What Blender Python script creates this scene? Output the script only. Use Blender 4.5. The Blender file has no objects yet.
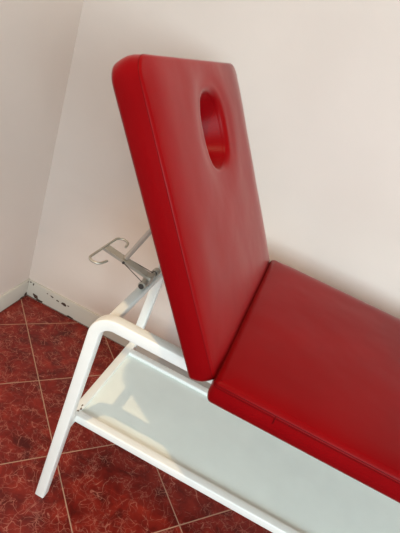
import bpy, bmesh, math, random
from mathutils import Vector, Matrix, noise
random.seed(4)
PI = math.pi
sc = bpy.context.scene
col = sc.collection

# ---------------------------------------------------------------- materials
def new_mat(name):
    m = bpy.data.materials.new(name); m.use_nodes = True
    nt = m.node_tree
    return m, nt, nt.nodes['Principled BSDF']

def N(nt, typ, **kw):
    n = nt.nodes.new(typ)
    for k, v in kw.items(): setattr(n, k, v)
    return n

def ramp(nt, fac, stops):
    r = N(nt, 'ShaderNodeValToRGB')
    el = r.color_ramp.elements
    while len(el) < len(stops): el.new(.5)
    for e, (p, c) in zip(el, stops):
        e.position = p; e.color = (*c, 1)
    nt.links.new(fac, r.inputs[0])
    return r

def math_(nt, op, a, b=None, c=None):
    n = N(nt, 'ShaderNodeMath', operation=op)
    for i, v in enumerate((a, b, c)):
        if v is None: continue
        if hasattr(v, 'is_output') or hasattr(v, 'links'): nt.links.new(v, n.inputs[i])
        else: n.inputs[i].default_value = v
    return n.outputs[0]

def bump(nt, bsdf, height, strength, dist):
    b = N(nt, 'ShaderNodeBump'); b.inputs['Strength'].default_value = strength
    b.inputs['Distance'].default_value = dist
    nt.links.new(height, b.inputs['Height']); nt.links.new(b.outputs[0], bsdf.inputs['Normal'])
    return b

def noise_tex(nt, scale, detail=3, rough=.5, vec=None):
    n = N(nt, 'ShaderNodeTexNoise'); n.inputs['Scale'].default_value = scale
    n.inputs['Detail'].default_value = detail; n.inputs['Roughness'].default_value = rough
    if vec is None:
        vec = N(nt, 'ShaderNodeTexCoord').outputs['Object']
    nt.links.new(vec, n.inputs['Vector'])
    return n.outputs['Fac']

def mat_wall(name, c1, c2):
    m, nt, b = new_mat(name)
    f = noise_tex(nt, 2.2, 4)
    nt.links.new(ramp(nt, f, [(.35, c1), (.65, c2)]).outputs[0], b.inputs['Base Color'])
    b.inputs['Roughness'].default_value = .75
    bump(nt, b, noise_tex(nt, 60, 4), .15, .002)
    return m

def mat_vinyl():
    """soft upholstery vinyl: deep red body under a thin sheen that grows towards grazing angles"""
    m, nt, b = new_mat('red_vinyl')
    nt.nodes.remove(b)
    out = nt.nodes['Material Output']
    f = noise_tex(nt, 6, 3)
    body = N(nt, 'ShaderNodeBsdfDiffuse'); body.inputs['Roughness'].default_value = .3
    nt.links.new(ramp(nt, f, [(.3, (.195, .0018, .0032)), (.7, (.216, .0023, .0040))]).outputs[0], body.inputs['Color'])
    gl = N(nt, 'ShaderNodeBsdfGlossy'); gl.inputs['Roughness'].default_value = .30
    gl.inputs['Color'].default_value = (1, .97, .95, 1)
    g = noise_tex(nt, 420, 2); w = noise_tex(nt, 7, 2)
    h = math_(nt, 'ADD', math_(nt, 'MULTIPLY', g, .0006), math_(nt, 'MULTIPLY', w, .007))
    bp = N(nt, 'ShaderNodeBump'); bp.inputs['Strength'].default_value = .35; bp.inputs['Distance'].default_value = 1.0
    nt.links.new(h, bp.inputs['Height'])
    lw = N(nt, 'ShaderNodeLayerWeight'); lw.inputs['Blend'].default_value = .5
    fac = math_(nt, 'MULTIPLY_ADD', math_(nt, 'POWER', lw.outputs['Facing'], 4.6), .60, .004)
    mx = N(nt, 'ShaderNodeMixShader'); nt.links.new(fac, mx.inputs[0])
    nt.links.new(body.outputs[0], mx.inputs[1]); nt.links.new(gl.outputs[0], mx.inputs[2])
    for n in (body, gl, lw): nt.links.new(bp.outputs[0], n.inputs['Normal'])
    nt.links.new(mx.outputs[0], out.inputs['Surface'])
    return m

def mat_plain(name, colr, rough=.4, metal=0., bmp=0., scale=120, var=.04, spec=.5):
    m, nt, b = new_mat(name)
    b.inputs['Specular IOR Level'].default_value = spec
    f = noise_tex(nt, 14, 3)
    lo = tuple(max(0, c * (1 - var)) for c in colr); hi = tuple(min(1, c * (1 + var)) for c in colr)
    nt.links.new(ramp(nt, f, [(.3, lo), (.7, hi)]).outputs[0], b.inputs['Base Color'])
    b.inputs['Roughness'].default_value = rough; b.inputs['Metallic'].default_value = metal
    if bmp: bump(nt, b, noise_tex(nt, scale, 3), bmp, .001)
    return m

TS, TPHI, TOX, TOY = .33, .7921, .1365, -.1741
def mat_tiles():
    m, nt, b = new_mat('red_marbled_tile')
    tc = N(nt, 'ShaderNodeTexCoord').outputs['Object']
    sub = N(nt, 'ShaderNodeVectorMath', operation='SUBTRACT'); nt.links.new(tc, sub.inputs[0])
    sub.inputs[1].default_value = (TOX, TOY, 0)
    rot = N(nt, 'ShaderNodeVectorRotate', rotation_type='Z_AXIS'); nt.links.new(sub.outputs[0], rot.inputs['Vector'])
    rot.inputs['Angle'].default_value = -TPHI
    sca = N(nt, 'ShaderNodeVectorMath', operation='SCALE'); nt.links.new(rot.outputs[0], sca.inputs[0])
    sca.inputs['Scale'].default_value = 1 / TS
    sep = N(nt, 'ShaderNodeSeparateXYZ'); nt.links.new(sca.outputs[0], sep.inputs[0])
    def edge(v):                                         # distance to the nearest joint, in tile units
        fr = math_(nt, 'FRACT', v)
        return math_(nt, 'MINIMUM', fr, math_(nt, 'SUBTRACT', 1.0, fr))
    d = math_(nt, 'MINIMUM', edge(sep.outputs[0]), edge(sep.outputs[1]))
    flo = N(nt, 'ShaderNodeVectorMath', operation='FLOOR'); nt.links.new(sca.outputs[0], flo.inputs[0])
    wn = N(nt, 'ShaderNodeTexWhiteNoise', noise_dimensions='2D'); nt.links.new(flo.outputs[0], wn.inputs['Vector'])
    off = N(nt, 'ShaderNodeVectorMath', operation='MULTIPLY_ADD')
    nt.links.new(wn.outputs['Color'], off.inputs[0]); off.inputs[1].default_value = (9, 9, 9)
    nt.links.new(tc, off.inputs[2])
    # warped vein coordinates
    nz = N(nt, 'ShaderNodeTexNoise'); nz.inputs['Scale'].default_value = 9; nz.inputs['Detail'].default_value = 4
    nt.links.new(off.outputs[0], nz.inputs['Vector'])
    warp = N(nt, 'ShaderNodeVectorMath', operation='MULTIPLY_ADD'); nt.links.new(nz.outputs['Color'], warp.inputs[0])
    warp.inputs[1].default_value = (.10, .10, .10); nt.links.new(off.outputs[0], warp.inputs[2])
    def veins(scale, width, v):
        vo = N(nt, 'ShaderNodeTexVoronoi', feature='DISTANCE_TO_EDGE'); vo.inputs['Scale'].default_value = scale
        nt.links.new(v, vo.inputs['Vector'])
        mr = N(nt, 'ShaderNodeMapRange'); nt.links.new(vo.outputs['Distance'], mr.inputs[0])
        mr.inputs[1].default_value = 0; mr.inputs[2].default_value = width
        mr.inputs[3].default_value = 1; mr.inputs[4].default_value = 0
        return mr.outputs[0]
    def strands(scale, width, dist, seed):
        n = N(nt, 'ShaderNodeTexNoise'); n.inputs['Scale'].default_value = scale; n.inputs['Detail'].default_value = 2.5
        n.inputs['Distortion'].default_value = dist
        ad = N(nt, 'ShaderNodeVectorMath', operation='ADD'); nt.links.new(off.outputs[0], ad.inputs[0]); ad.inputs[1].default_value = (seed, seed*1.7, seed*.6)
        nt.links.new(ad.outputs[0], n.inputs['Vector'])
        a = math_(nt, 'ABSOLUTE', math_(nt, 'SUBTRACT', n.outputs['Fac'], .5))
        mr = N(nt, 'ShaderNodeMapRange'); nt.links.new(a, mr.inputs[0])
        mr.inputs[1].default_value = 0; mr.inputs[2].default_value = width; mr.inputs[3].default_value = 1; mr.inputs[4].default_value = 0
        return mr.outputs[0]
    def gate(scale, lo, hi, seed):
        ad = N(nt, 'ShaderNodeVectorMath', operation='ADD'); nt.links.new(off.outputs[0], ad.inputs[0]); ad.inputs[1].default_value = (seed, -seed, seed)
        g = N(nt, 'ShaderNodeMapRange'); nt.links.new(noise_tex(nt, scale, 3, .6, ad.outputs[0]), g.inputs[0])
        g.inputs[1].default_value = lo; g.inputs[2].default_value = hi
        return g.outputs[0]
    def mul(a, b): return math_(nt, 'MULTIPLY', a, b)
    v = mul(veins(26, .024, warp.outputs[0]), gate(14, .47, .58, 1.0))
    v = math_(nt, 'MAXIMUM', v, mul(mul(veins(41, .045, warp.outputs[0]), gate(17, .50, .60, 3.0)), .8))
    v = math_(nt, 'MAXIMUM', v, mul(strands(13, .0085, .6, 5.0), gate(12, .42, .55, 7.0)))
    v = math_(nt, 'MAXIMUM', v, mul(mul(strands(24, .011, .9, 9.0), gate(11, .44, .56, 11.0)), .75))
    vv = v
    base = ramp(nt, noise_tex(nt, 16, 6, .62, warp.outputs[0]),
                [(.30, (.070, .005, .0035)), (.50, (.165, .011, .007)), (.72, (.275, .024, .013))])
    mv = N(nt, 'ShaderNodeMixRGB'); nt.links.new(math_(nt, 'MULTIPLY', vv, .75), mv.inputs[0])
    nt.links.new(base.outputs[0], mv.inputs[1]); mv.inputs[2].default_value = (.48, .20, .145, 1)
    isg = N(nt, 'ShaderNodeMapRange'); nt.links.new(d, isg.inputs[0])
    isg.inputs[1].default_value = .0045; isg.inputs[2].default_value = .0065
    isg.inputs[3].default_value = 1; isg.inputs[4].default_value = 0
    mg = N(nt, 'ShaderNodeMixRGB'); nt.links.new(isg.outputs[0], mg.inputs[0])
    nt.links.new(mv.outputs[0], mg.inputs[1]); mg.inputs[2].default_value = (.42, .25, .17, 1)
    nt.links.new(mg.outputs[0], b.inputs['Base Color'])
    rr = math_(nt, 'MULTIPLY_ADD', isg.outputs[0], .5, .30); nt.links.new(rr, b.inputs['Roughness'])
    b.inputs['Specular IOR Level'].default_value = .28
    hb = math_(nt, 'SUBTRACT', math_(nt, 'MULTIPLY', noise_tex(nt, 30, 3), .25), isg.outputs[0])
    bump(nt, b, hb, .35, .001)
    return m

M_wall = mat_wall('wall_paint', (.715, .622, .556), (.745, .652, .586))
M_ceil = mat_wall('ceiling_paint', (.58, .47, .37), (.60, .49, .39))
M_base = mat_wall('baseboard_paint', (.53, .50, .44), (.58, .55, .49))
M_chip = mat_plain('bare_brown_plaster', (.075, .042, .030), .9)
M_gap = mat_plain('dark_gap_line', (.16, .11, .085), .9)  # dark strip coloured on along the gap between skirting and floor
M_red = mat_vinyl()
M_seam = mat_plain('red_thread', (.12, .002, .003), .6, spec=.04)
M_white = mat_plain('white_enamel', (.86, .87, .83), .34, 0, .08, 180, .02)
M_panel = mat_plain('white_laminate', (.86, .93, .88), .38, 0, .05, 200, .02)
M_rust = mat_plain('scratched_enamel', (.20, .15, .12), .7)
M_steel = mat_plain('dull_steel', (.46, .43, .37), .45, .65, .1, 300, .10)
M_zinc = mat_plain('brushed_zinc_tube', (.55, .50, .45), .38, .7, .1, 300, .08)
M_dark = mat_plain('dark_oiled_steel', (.07, .06, .055), .5, .5)
M_ply = mat_plain('dark_backing_board', (.10, .07, .05), .7)
M_tile = mat_tiles()
M_frame = mat_plain('window_paint', (.75, .74, .70), .4)

# ---------------------------------------------------------------- mesh helpers
def link(name, bm, mat, parent=None, smooth=True, angle=40):
    bmesh.ops.recalc_face_normals(bm, faces=bm.faces)
    me = bpy.data.meshes.new(name)
    if smooth:
        for f in bm.faces: f.smooth = True
        lim = math.radians(angle)
        for e in bm.edges:
            if len(e.link_faces) == 2 and e.calc_face_angle(0) > lim: e.smooth = False
    bm.to_mesh(me); bm.free()
    for mm in (mat if isinstance(mat, (list, tuple)) else [mat]): me.materials.append(mm)
    o = bpy.data.objects.new(name, me); col.objects.link(o)
    if parent is not None:
        # vertices are written in world metres: move them into the parent's space
        off = world_loc(parent)
        me.transform(Matrix.Translation(-off)); o.parent = parent
    return o

def world_loc(o):
    v = Vector(o.location)
    return v if o.parent is None else v + world_loc(o.parent)

def frame_axes(t, ref):
    t = t.normalized(); a = ref - t * ref.dot(t)
    if a.length < 1e-6: a = t.orthogonal()
    a.normalize(); return a, t.cross(a).normalized()

def rounded_section(w, h, r, n=3):
    pts = []
    for cx, cy, a0 in ((w/2-r, h/2-r, 0), (-w/2+r, h/2-r, PI/2), (-w/2+r, -h/2+r, PI), (w/2-r, -h/2+r, 3*PI/2)):
        for i in range(n + 1):
            a = a0 + PI/2*i/n
            pts.append((cx + r*math.cos(a), cy + r*math.sin(a)))
    return pts

def circle_section(r, n=12):
    return [(r*math.cos(2*PI*i/n), r*math.sin(2*PI*i/n)) for i in range(n)]

def sweep(bm, path, section, ref=Vector((0, 1, 0)), closed=False, cap=True, end_normals=None):
    path = [Vector(p) for p in path]; rings = []
    n = len(path)
    for i, p in enumerate(path):
        if closed: t = path[(i+1) % n] - path[i-1]
        elif i == 0: t = path[1] - path[0]
        elif i == n-1: t = path[-1] - path[-2]
        else: t = (path[i+1]-path[i]).normalized() + (path[i]-path[i-1]).normalized()
        a, b_ = frame_axes(t, ref)
        ring = []
        for x, y in section: ring.append(bm.verts.new(p + a*x + b_*y))
        rings.append(ring)
    m = len(section)
    for i in range(n if closed else n-1):
        r0, r1 = rings[i], rings[(i+1) % n]
        for k in range(m): bm.faces.new((r0[k], r0[(k+1) % m], r1[(k+1) % m], r1[k]))
    if cap and not closed:
        bm.faces.new(rings[0][::-1]); bm.faces.new(rings[-1])
    return rings

def box(bm, x0, x1, y0, y1, z0, z1, bev=0., seg=2):
    g = bmesh.ops.create_cube(bm, size=1)
    for v in g['verts']:
        v.co = Vector(((x0+x1)/2 + v.co.x*(x1-x0), (y0+y1)/2 + v.co.y*(y1-y0), (z0+z1)/2 + v.co.z*(z1-z0)))
    if bev:
        es = {e for v in g['verts'] for e in v.link_edges}
        bmesh.ops.bevel(bm, geom=list(es), offset=bev, segments=seg, affect='EDGES', profile=.5)

def cyl(bm, p0, p1, r, n=18, bev=0):
    p0, p1 = Vector(p0), Vector(p1)
    if not bev: sweep(bm, [p0, p1], circle_section(r, n), Vector((.31, .2, .9))); return
    d = (p1-p0).normalized()
    rings = []
    a, b_ = frame_axes(d, Vector((.31, .2, .9)))
    for p, rr in ((p0, r-bev), (p0+d*bev, r), (p1-d*bev, r), (p1, r-bev)):
        rings.append([bm.verts.new(p + a*rr*math.cos(2*PI*i/n) + b_*rr*math.sin(2*PI*i/n)) for i in range(n)])
    for r0, r1 in zip(rings, rings[1:]):
        for k in range(n): bm.faces.new((r0[k], r0[(k+1) % n], r1[(k+1) % n], r1[k]))
    bm.faces.new(rings[0][::-1]); bm.faces.new(rings[-1])

def arc(c, r, a0, a1, n, plane='xz', y=0):
    out = []
    for i in range(n+1):
        a = a0 + (a1-a0)*i/n
        out.append(Vector((c[0]+r*math.cos(a), y, c[1]+r*math.sin(a))))
    return out

# ---------------------------------------------------------------- the room
RX, RY, RZ = 4.3, -3.6, 2.75
WT = .14
def structure(name, bm, mat, **kw):
    o = link(name, bm, mat, **kw); o['kind'] = 'structure'; return o

bm = bmesh.new(); box(bm, -WT, RX+WT, RY-WT, WT, -.12, 0); structure('floor', bm, M_tile, smooth=False)
bm = bmesh.new(); box(bm, -WT, RX+WT, RY-WT, WT, RZ, RZ+.12); structure('ceiling', bm, M_ceil, smooth=False)
bm = bmesh.new(); box(bm, 0, RX, 0, WT, 0, RZ); structure('wall_back', bm, M_wall, smooth=False)
bm = bmesh.new(); box(bm, -WT, 0, RY-WT, WT, 0, RZ); structure('wall_left', bm, M_wall, smooth=False)

def wall_with_opening(name, axis, at, thick, lo, hi, o0, o1, z0, z1):
    bm = bmesh.new()
    def b(a0, a1, h0, h1):
        if a1-a0 < 1e-4 or h1-h0 < 1e-4: return
        if axis == 'x': box(bm, at, at+thick, a0, a1, h0, h1)
        else: box(bm, a0, a1, at, at+thick, h0, h1)
    b(lo, o0, 0, RZ); b(o1, hi, 0, RZ); b(o0, o1, 0, z0); b(o0, o1, z1, RZ)
    return structure(name, bm, M_wall, smooth=False)

def window(name, axis, at, o0, o1, z0, z1, panes):
    bm = bmesh.new(); w = .05
    def b(a0, a1, h0, h1):
        if axis == 'x': box(bm, at+.03, at+.09, a0, a1, h0, h1, .004, 1)
        else: box(bm, a0, a1, at+.03, at+.09, h0, h1, .004, 1)
    b(o0, o1, z0, z0+w); b(o0, o1, z1-w, z1); b(o0, o0+w, z0+w, z1-w); b(o1-w, o1, z0+w, z1-w)
    for i in range(1, panes):
        c = o0 + (o1-o0)*i/panes; b(c-w/2, c+w/2, z0+w, z1-w)
    return structure(name, bm, M_frame)

FW = (1.4, 3.8, 1.0, 2.25)          # window in the front wall (behind the photographer)
RW = (-2.6, -.7, .45, 2.35)          # window in the right wall
wall_with_opening('wall_front', 'y', RY-WT, WT, 0, RX, FW[0], FW[1], FW[2], FW[3])
wall_with_opening('wall_right', 'x', RX, WT, RY-WT, WT, RW[0], RW[1], RW[2], RW[3])
window('window_1', 'y', RY-WT, *FW, 2)
window('window_2', 'x', RX, *RW, 2)

# skirting: painted boards with a softened top edge, chipped near the corner
BH, BT = .088, .011
def skirting_section():
    return [(0, 0), (BT, 0), (BT, BH-.006), (BT-.003, BH-.001), (BT-.006, BH), (0, BH)]
def chip(bm, P, pts, mat_index=1):
    vs = [bm.verts.new(P(u, z)) for u, z in pts]
    f = bm.faces.new(vs); f.material_index = mat_index
def blob(cx, cz, rx, rz, n=9, tilt=0, seed=0):
    rnd = random.Random(seed); out = []
    for i in range(n):
        a = 2*PI*i/n; k = .65+.6*rnd.random()
        x, z = rx*k*math.cos(a), rz*k*math.sin(a)
        out.append((cx + x*math.cos(tilt)-z*math.sin(tilt), max(.0012, cz + x*math.sin(tilt)+z*math.cos(tilt))))
    return out
bm = bmesh.new()
r0 = [bm.verts.new((0, -d, z)) for d, z in skirting_section()]
r1 = [bm.verts.new((RX, -d, z)) for d, z in skirting_section()]
for k in range(6): bm.faces.new((r0[k], r0[(k+1) % 6], r1[(k+1) % 6], r1[k]))
bm.faces.new(r0); bm.faces.new(r1[::-1])
Pb = lambda u, z: (u, -BT-.0006, z)
for i, b in enumerate([blob(.036, .078, .004, .007, seed=1), blob(.020, .083, .004, .004, seed=2),
                       blob(.140, .064, .011, .004, tilt=-.15, seed=3), blob(.172, .059, .010, .0035, tilt=-.2, seed=4),
                       blob(.206, .056, .013, .008, seed=5), blob(.228, .060, .006, .003, seed=6),
                       blob(.058, .020, .020, .012, tilt=-.5, seed=7), blob(.080, .008, .022, .007, seed=8),
                       blob(.250, .006, .022, .006, seed=9), blob(.115, .068, .004, .003, seed=10)]):
    chip(bm, Pb, b, 1)
chip(bm, Pb, [(.012, .001), (.9, .001), (.9, .0045), (.6, .004), (.3, .006), (.1, .005), (.012, .008)], 2)
structure('baseboard_back', bm, [M_base, M_chip, M_gap])
bm = bmesh.new()
r0 = [bm.verts.new((d, 0, z)) for d, z in skirting_section()]
r1 = [bm.verts.new((d, RY, z)) for d, z in skirting_section()]
for k in range(6): bm.faces.new((r0[k], r0[(k+1) % 6], r1[(k+1) % 6], r1[k]))
bm.faces.new(r0); bm.faces.new(r1[::-1])
Pl = lambda u, z: (BT+.0006, -u, z)
for b in [blob(.020, .012, .012, .010, seed=11), blob(.045, .006, .018, .005, seed=12), blob(.018, .082, .005, .003, seed=13)]:
    chip(bm, Pl, b, 1)
chip(bm, Pl, [(.012, .001), (.5, .001), (.5, .004), (.2, .005), (.012, .006)], 2)
structure('baseboard_left', bm, [M_base, M_chip, M_gap])

# ---------------------------------------------------------------- the massage table
table = bpy.data.objects.new('massage_table', None); col.objects.link(table)
table.location = (1.43, -.5472, 0); table.empty_display_size = .2
table['label'] = 'red vinyl massage table with raised face-hole backrest on white tubular steel frame'
table['category'] = 'massage table'
TB = table

YC = -.5472
TUBE = .030
RT = .7275                      # top of the side rails
AX = RT - TUBE/2
HEAD_X, FOOT_X = .6635, 2.20    # centre lines of the legs at rail height
SEC = rounded_section(TUBE, TUBE, .0035, 3)
BR = .047
def side_frame(y):
    # head-end leg with its bend
    lean = .0165
    a1 = PI/2; a0 = PI - math.atan2(-lean, .7)*-1
    cx, cz = HEAD_X + BR, AX - BR
    start = (HEAD_X - lean*1.0, y, 0)
    bend = arc((cx, cz), BR, PI, PI/2, 12, y=y)
    bm = bmesh.new(); sweep(bm, [start] + bend + [Vector((cx+.012, y, AX))], SEC)
    link('leg', bm, M_white, TB)
    x2 = FOOT_X - BR
    bm = bmesh.new(); sweep(bm, [Vector((cx+.012, y, AX)), Vector((x2-.012, y, AX))], SEC)
    link('side_rail', bm, M_white, TB)
    bend = arc((x2, cz), BR, PI/2, 0, 12, y=y)
    bm = bmesh.new(); sweep(bm, [Vector((x2-.012, y, AX))] + bend + [(FOOT_X+lean, y, 0)], SEC)
    link('leg', bm, M_white, TB)
YN, YF = -.7663, -.3281
side_frame(YN); side_frame(YF)

def straight_bar(name, p0, p1, w, h, mat, r=.003, ref=Vector((0, 0, 1)), parent=TB):
    bm = bmesh.new(); sweep(bm, [Vector(p0), Vector(p1)], rounded_section(h, w, r, 3), ref)
    return link(name, bm, mat, parent)
CBX = .6890
straight_bar('cross_bar', (CBX, YN+TUBE/2-.001, .7085), (CBX, YF-TUBE/2+.001, .7085), .023, .023, M_white)
straight_bar('cross_bar', (1.02, YN+TUBE/2-.001, .7085), (1.02, YF-TUBE/2+.001, .7085), .023, .023, M_white)
straight_bar('cross_bar', (2.17, YN+TUBE/2-.001, .7085), (2.17, YF-TUBE/2+.001, .7085), .023, .023, M_white)

# shelf: two long rails between two cross rails, a sheet dropped in below their tops
ZS, HS = .326, .0255
SYN, SYF = -.7262, -.3682
SX0, SX1 = .6425, 2.2205
bm = bmesh.new(); sweep(bm, [Vector((SX0+HS/2, YN+TUBE/2-.001, ZS-HS/2)), Vector((SX0+HS/2, YF-TUBE/2+.001, ZS-HS/2))],
                        rounded_section(HS, HS, .003, 3), Vector((0, 0, 1)))
def scuff(cx, cy, rx, ry, seed):
    vs = [bm.verts.new((x, y, ZS+.0005)) for x, y in blob(cx, cy+10, rx, ry, seed=seed)]
    for v in vs: v.co.y -= 10
    f = bm.faces.new(vs); f.material_index = 1
for a in ((.661, -.709, .004, .003, 21), (.6635, -.698, .003, .005, 22), (.660, -.686, .002, .005, 24), (.655, -.715, .003, .002, 23)): scuff(*a)
link('shelf_rail', bm, [M_white, M_rust], TB)
straight_bar('shelf_rail', (SX1-HS/2, YN+TUBE/2-.001, ZS-HS/2), (SX1-HS/2, YF-TUBE/2+.001, ZS-HS/2), HS, HS, M_white)
for y in (SYN+HS/2, SYF-HS/2):
    straight_bar('shelf_rail', (SX0+HS-.001, y, ZS-HS/2), (SX1-HS+.001, y, ZS-HS/2), HS, HS, M_white)
bm = bmesh.new(); box(bm, SX0+HS-.002, SX1-HS+.002, SYN+HS-.002, SYF-HS+.002, ZS-.016, ZS-.011, .001, 1)
link('shelf_panel', bm, M_panel, TB)

# upholstery --------------------------------------------------
def rrect(x0, x1, y0, y1, r, per):
    """rounded rectangle outline with a fixed number of points a side"""
    pts = []
    ra, rb = r if isinstance(r, tuple) else (r, r)          # radius at the x0 end, at the x1 end
    corners = ((x1-rb, y1-rb, 0, rb), (x0+ra, y1-ra, PI/2, ra), (x0+ra, y0+ra, PI, ra), (x1-rb, y0+rb, 3*PI/2, rb))
    for i, (cx, cy, a0, r) in enumerate(corners):
        for k in range(9):
            a = a0 + PI/2*k/8
            pts.append((cx+r*math.cos(a), cy+r*math.sin(a)))
        nx = corners[(i+1) % 4]
        p0 = pts[-1]; a = nx[2]; p1 = (nx[0]+nx[3]*math.cos(a), nx[1]+nx[3]*math.sin(a))
        for k in range(1, per):
            t = k/per; pts.append((p0[0]+(p1[0]-p0[0])*t, p0[1]+(p1[1]-p0[1])*t))
    return pts

def inset(pts, d):
    n = len(pts); out = []
    for i in range(n):
        ax, ay = pts[i-1]; bx, by = pts[(i+1) % n]
        tx, ty = bx-ax, by-ay; l = math.hypot(tx, ty) or 1
        out.append((pts[i][0]-ty/l*d, pts[i][1]+tx/l*d))
    return out

HP = 2.4
def cushion(x0, x1, y0, y1, thick, rc, re, crown, hole=None, per=14, seed=0, belly=.004, soft=.07):
    """padded slab, top at local z=0: rounded edges, bulging sides, crowned top, optional oval hole"""
    bm = bmesh.new(); base = rrect(x0, x1, y0, y1, rc, per); n = len(base)
    xm, ym, hx, hy = (x0+x1)/2, (y0+y1)/2, (x1-x0)/2, (y1-y0)/2
    def top(x, y):
        dx, dy = max(0, hx-abs(x-xm)), max(0, hy-abs(y-ym))
        fx, fy = max(0, 1-dx/soft), max(0, 1-dy/soft)
        z = crown*(1-min(1, fx*fx*.7+fy*fy))
        if hole:
            q = math.hypot((x-hole[0])/hole[2], (y-hole[1])/hole[3])
            z -= .006*math.exp(-((q-1)/.35)**2)
        return z + .0012*noise.noise(Vector((x*9+seed, y*9, 0)))
    rings = []
    def ring(pts, zf): rings.append([bm.verts.new((x, y, zf(x, y))) for x, y in pts])
    # underside edge, side wall, rounded top edge
    rb = .008
    ring(inset(base, rb+.004), lambda x, y: -thick)
    ring(inset(base, rb*.3), lambda x, y: -thick+rb*.3)
    ring(base, lambda x, y: -thick+rb)
    for k in (1, 2, 3):
        t = k/4; bz = -thick+rb + (thick-rb-re)*t
        ring(inset(base, -belly*math.sin(PI*t)), lambda x, y, bz=bz: bz)
    for k in range(7):
        a = PI/2*k/6; ins = re*(1-math.cos(a)); dz = -re + re*math.sin(a)
        ring(inset(base, ins), lambda x, y, dz=dz, w=math.sin(a): dz + top(x, y)*w)
    outer = inset(base, re)
    if hole:
        hxc, hyc, ha, hb = hole
        inner = []
        for x, y in outer:
            a = math.atan2((y-hyc)/hb, (x-hxc)/ha)
            q = (abs(math.cos(a))**HP+abs(math.sin(a))**HP)**(-1/HP)
            inner.append((hxc+ha*q*math.cos(a), hyc+hb*q*math.sin(a)))
        K = 20; rh = .016
        for k in range(1, K+1):
            t = k/K
            ring([(ox+(ix-ox)*t, oy+(iy-oy)*t) for (ox, oy), (ix, iy) in zip(outer, inner)], top)
        for k in range(1, 6):
            a = PI/2*k/5; s = rh*math.sin(a); dz = -rh*(1-math.cos(a))
            ring([(hxc+(x-hxc)*(1-s/ha), hyc+(y-hyc)*(1-s/hb)) for x, y in inner], lambda x, y, dz=dz: dz+crown-.006)
        lining = [(v.co.x, v.co.y, v.co.z) for v in rings[-1]]
        for r0, r1 in zip(rings, rings[1:]):
            for k in range(n): bm.faces.new((r0[k], r0[(k+1) % n], r1[(k+1) % n], r1[k]))
        # underside: annulus from the edge to the hole
        under = [bm.verts.new((hxc+(x-hxc)*.78, hyc+(y-hyc)*.78, -thick)) for x, y, z in lining]
        r0 = rings[0]
        for k in range(n): bm.faces.new((r0[k], under[k], under[(k+1) % n], r0[(k+1) % n]))
        return bm, lining, base, top
    K = 16
    for k in range(1, K):
        t = k/K; s = (1-t)**1.0 if k > 8 else 1-t
        # shrink towards the long middle line so that the grid stays even
        pts = []
        for x, y in outer:
            cx = min(max(x, x0+hy), x1-hy) if hx > hy else xm
            pts.append((cx+(x-cx)*s, ym+(y-ym)*s))
        ring(pts, top)
    for r0, r1 in zip(rings, rings[1:]):
        for k in range(n): bm.faces.new((r0[k], r0[(k+1) % n], r1[(k+1) % n], r1[k]))
    bm.faces.new(rings[-1]); bm.faces.new(rings[0][::-1])
    return bm, None, base, top

# seat: a long pad from the hinge to the foot end
ZT = .7985
SEAT = (.9640, 2.245, -.8862, -.2082)
STH = .0565
def to_seat(bm):
    bmesh.ops.transform(bm, matrix=Matrix.Translation((0, 0, ZT)), verts=bm.verts); return bm
bm, _, sbase, stop = cushion(*SEAT, STH, (.013, .024), .015, .006, per=26, seed=3, soft=.05, belly=.003)
seat = link('seat_cushion', to_seat(bm), M_red, TB, angle=60)
# double row of stitching under the top edge
def seam_loop(base, z, ins, r, lo=0, keep=None):
    pts = inset(base, ins)
    return [Vector((x, y, z)) for x, y in pts]
for dz, ins in ((-.0072, .0016), (-.0112, .0000)):
    bm = bmesh.new(); sweep(bm, seam_loop(sbase, ZT+dz, ins, 0), circle_section(.0008, 6), Vector((0, 0, 1)), closed=True)
    link('seam', bm, M_seam, seat)
# upright join in the side band
bm = bmesh.new(); sweep(bm, [Vector((1.098, SEAT[2]-d, ZT+z)) for d, z in ((-.0016, -.0072), (.0002, -.0112), (.0018, -.019), (.0024, -.024))],
                        circle_section(.0010, 6), Vector((1, 0, 0)))
link('seam', bm, M_seam, seat)
bm = bmesh.new(); box(bm, SEAT[0]+.03, SEAT[1]-.03, SEAT[2]+.045, SEAT[3]-.045, RT, ZT-STH+.001, .002, 1)
link('seat_board', bm, M_ply, TB, smooth=False)

# backrest: shorter pad with the face hole, raised on its hinge
TH = .9826
BO = Vector((.9617, -.5310, .7837))      # middle of the front face's bottom edge
up = Vector((-math.cos(TH), 0, math.sin(TH))); nor = Vector((math.sin(TH), 0, math.cos(TH)))
MB = Matrix(((up.x, 0, nor.x, BO.x), (up.y, 1, nor.y, BO.y), (up.z, 0, nor.z, BO.z), (0, 0, 0, 1)))
BL, BW, BTH = .605, .3284, .058
def to_back(bm):
    bmesh.ops.transform(bm, matrix=MB, verts=bm.verts); return bm
HOLE = (.450, .011, .101, .100)
bm, lining, bbase, btop = cushion(-.010, BL, -BW, BW, BTH, (.012, .041), .007, .008, hole=HOLE, per=16, seed=8, soft=.085)
back = link('backrest', to_back(bm), M_red, TB, angle=60)
bm = bmesh.new()
rings = []
for k in range(6):
    t = k/5; z0 = lining[0][2]
    rings.append([bm.verts.new((HOLE[0]+(x-HOLE[0])*(1-.22*t), HOLE[1]+(y-HOLE[1])*(1-.22*t), z+(-BTH-z)*t)) for x, y, z in lining])
n = len(lining)
for r0, r1 in zip(rings, rings[1:]):
    for k in range(n): bm.faces.new((r0[k], r0[(k+1) % n], r1[(k+1) % n], r1[k]))
link('face_hole_lining', to_back(bm), M_red, back, angle=60)
for z, ins in ((-.0045, .0010),):
    bm = bmesh.new()
    sweep(bm, [Vector((x, y, z)) for x, y in inset(bbase, ins)], circle_section(.0008, 6), Vector((0, 0, 1)), closed=True)
    link('seam', to_back(bm), M_seam, back)
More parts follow.
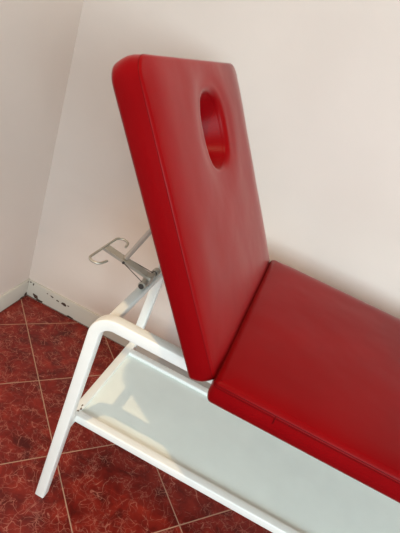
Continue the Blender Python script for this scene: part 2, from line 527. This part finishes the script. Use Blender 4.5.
# backing board on the rear with a matching hole
bm = bmesh.new()
ob = rrect(.025, BL-.025, -BW+.03, BW-.03, .02, 16)
ib = []
for x, y in ob:
    a = math.atan2((y-HOLE[1])/HOLE[3], (x-HOLE[0])/HOLE[2]); ib.append((HOLE[0]+(HOLE[2]-.036)*math.cos(a), HOLE[1]+(HOLE[3]-.036)*math.sin(a)))
R = [[bm.verts.new((x, y, z)) for x, y in l] for l, z in ((ob, -BTH+.001), (ob, -BTH-.012), (ib, -BTH-.012), (ib, -BTH+.001))]
n = len(ob)
for i in range(4):
    r0, r1 = R[i], R[(i+1) % 4]
    for k in range(n): bm.faces.new((r0[k], r0[(k+1) % n], r1[(k+1) % n], r1[k]))
link('backing_board', to_back(bm), M_ply, back, angle=30)
# hinge straps between backrest board and cross bar
for y in (-.70, -.37):
    bm = bmesh.new()
    p = MB @ Vector((.05, y-BO.y, -BTH-.015)); q = Vector((1.0, y, .722))
    sweep(bm, [p, MB @ Vector((.015, y-BO.y, -BTH-.015)), q], rounded_section(.03, .005, .001, 1), Vector((0, 1, 0)))
    link('hinge_strap', bm, M_steel, TB)

# backrest prop: swinging channel clamped on the cross bar, hooked wire handle, strut to the backrest
PY = -.585
prop_a = Vector((.684, PY+.015, .752)); prop_b = Vector((.558, PY-.008, .787))
bm = bmesh.new()
d = (prop_b-prop_a).normalized(); s, _t = frame_axes(d, Vector((0, 1, 0))); un = s.cross(d)
if un.z < 0: un = -un
W2, H2, T2 = .0125, .008, .0018
prof = [(-W2, -H2), (-W2+T2, -H2), (-W2+T2, -T2), (W2-T2, -T2), (W2-T2, -H2), (W2, -H2), (W2, 0), (-W2, 0)]
ends = [[bm.verts.new(p + s*x + un*z) for x, z in prof] for p in (prop_a, prop_b)]
for k in range(8): bm.faces.new((ends[0][k], ends[0][(k+1) % 8], ends[1][(k+1) % 8], ends[1][k]))
for e in ends:
    for idx in ((0, 1, 2, 7), (2, 3, 6, 7), (3, 4, 5, 6)): bm.faces.new([e[i] for i in idx])
prop = link('backrest_prop', bm, M_steel, TB, smooth=False)

# wire handle: a bar along the table's width with both ends curled back
zt_ = .787; xw = .560
pts = []
y_hi, y_lo, r = -.522, -.688, .018
hook = .012
pts.append((xw+2*r+.002, y_hi-r-hook, zt_-.002))
for k in range(11):
    a = k/10*PI                  # from inner side round to the bar
    pts.append((xw+r+r*math.cos(a), y_hi-r+r*math.sin(a), zt_))
for k in range(11):
    a = PI + k/10*PI
    pts.append((xw+r+r*math.cos(a), y_lo+r+r*math.sin(a), zt_))
pts.append((xw+2*r+.002, y_lo+r+.016, zt_-.002))
bm = bmesh.new(); sweep(bm, [Vector(p) for p in pts], circle_section(.0034, 10), Vector((0, 0, 1)))
link('wire_handle', bm, M_steel, prop)

mid = prop_a.lerp(prop_b, .52)
rod_end = MB @ Vector((.335, PY-.004-BO.y, -BTH-.014))
bm = bmesh.new(); cyl(bm, mid + Vector((0, 0, .004)), rod_end, .0066, 14); link('support_rod', bm, M_zinc, prop)
bm = bmesh.new(); cyl(bm, mid - s*.016 - un*.004, mid + s*.016 - un*.004, .0035, 12); link('hinge_pin', bm, M_dark, prop)
for sg in (-1, 1):
    bm = bmesh.new()
    sweep(bm, [mid + s*sg*.0145 - un*.004, Vector((.690, PY+.015+sg*.034, .742))], circle_section(.0012, 6), Vector((.1, .2, 1)))
    link('side_wire', bm, M_dark, prop)
# clamps round the cross bar and the pivot between them
for y in (-.600, -.512):
    bm = bmesh.new()
    cyl(bm, (CBX+.001, y-.010, .734), (CBX+.001, y+.010, .734), .0108, 20, .002)
    cl = link('clamp', bm, M_steel, prop)
    bm = bmesh.new(); cyl(bm, (CBX+.001, y-.0125, .734), (CBX+.001, y-.0095, .734), .0075, 16, .0005)
    cyl(bm, (CBX+.001, y+.0095, .734), (CBX+.001, y+.0125, .734), .0075, 16, .0005)
    link('pivot_bolt', bm, M_dark, prop)
bm = bmesh.new(); cyl(bm, (CBX+.001, -.59, .734), (CBX+.001, -.522, .734), .006, 14)
link('pivot_tube', bm, M_steel, prop)
bm = bmesh.new(); box(bm, CBX-.012, CBX+.010, -.577, -.548, .7195, .748, .003, 2)
link('pivot_block', bm, M_steel, prop)

# ---------------------------------------------------------------- light
w = bpy.data.worlds.new('World'); sc.world = w; w.use_nodes = True
bg = w.node_tree.nodes['Background']; bg.inputs[0].default_value = (.80, .90, 1.0, 1); bg.inputs[1].default_value = 1.0

def area(name, loc, rot, sx, sy, power, colr):
    l = bpy.data.lights.new(name, 'AREA'); l.shape = 'RECTANGLE'; l.size = sx; l.size_y = sy
    l.energy = power; l.color = colr
    o = bpy.data.objects.new(name, l); o.location = loc; o.rotation_euler = rot; col.objects.link(o); return o
# daylight entering through the two windows
area('daylight_front', ((FW[0]+FW[1])/2, RY-.02, (FW[2]+FW[3])/2), (PI/2, 0, 0), FW[1]-FW[0]-.1, FW[3]-FW[2]-.1, 126, (.72, .92, 1.0))
area('daylight_right', (RX+.02, (RW[0]+RW[1])/2, (RW[2]+RW[3])/2), (PI/2, 0, PI/2), RW[1]-RW[0]-.1, RW[3]-RW[2]-.1, 16, (1.0, .84, .66))
# warm ceiling spotlight
sp = bpy.data.lights.new('ceiling_spot', 'SPOT'); sp.energy = 75; sp.color = (1.0, .70, .40)
sp.spot_size = math.radians(42); sp.spot_blend = .5; sp.shadow_soft_size = .016
so = bpy.data.objects.new('ceiling_spot', sp); so.location = (.42, -1.395, 2.68); col.objects.link(so)
so.rotation_euler = (Vector((.74, -.62, .3)) - so.location).to_track_quat('-Z', 'Y').to_euler()

# ---------------------------------------------------------------- camera
yaw, pitch, roll, fpx = -.1449, .4816, .3885, 449.64
cy_, sy_, cp, sp_ = math.cos(yaw), math.sin(yaw), math.cos(pitch), math.sin(pitch)
fwd = Vector((sy_*cp, cy_*cp, -sp_)); right = Vector((cy_, -sy_, 0)); upv = right.cross(fwd)
r2 = right*math.cos(roll) + upv*math.sin(roll); u2 = -right*math.sin(roll) + upv*math.cos(roll)
cam = bpy.data.cameras.new('camera'); co = bpy.data.objects.new('camera', cam); col.objects.link(co)
Rm = Matrix((r2, u2, -fwd)).transposed()
co.matrix_world = Matrix.Translation((.9540, -1.5724, 1.3716)) @ Rm.to_4x4()
cam.sensor_fit = 'VERTICAL'; cam.sensor_height = 24; cam.lens = 24*fpx/533; cam.clip_start = .02
sc.camera = co

sc.view_settings.view_transform = 'Standard'; sc.view_settings.look = 'None'
sc.view_settings.exposure = .05; sc.view_settings.gamma = 1; sc.view_settings.use_curve_mapping = False
sc.cycles.use_denoising = True
sc.cycles.max_bounces = 10; sc.cycles.diffuse_bounces = 6
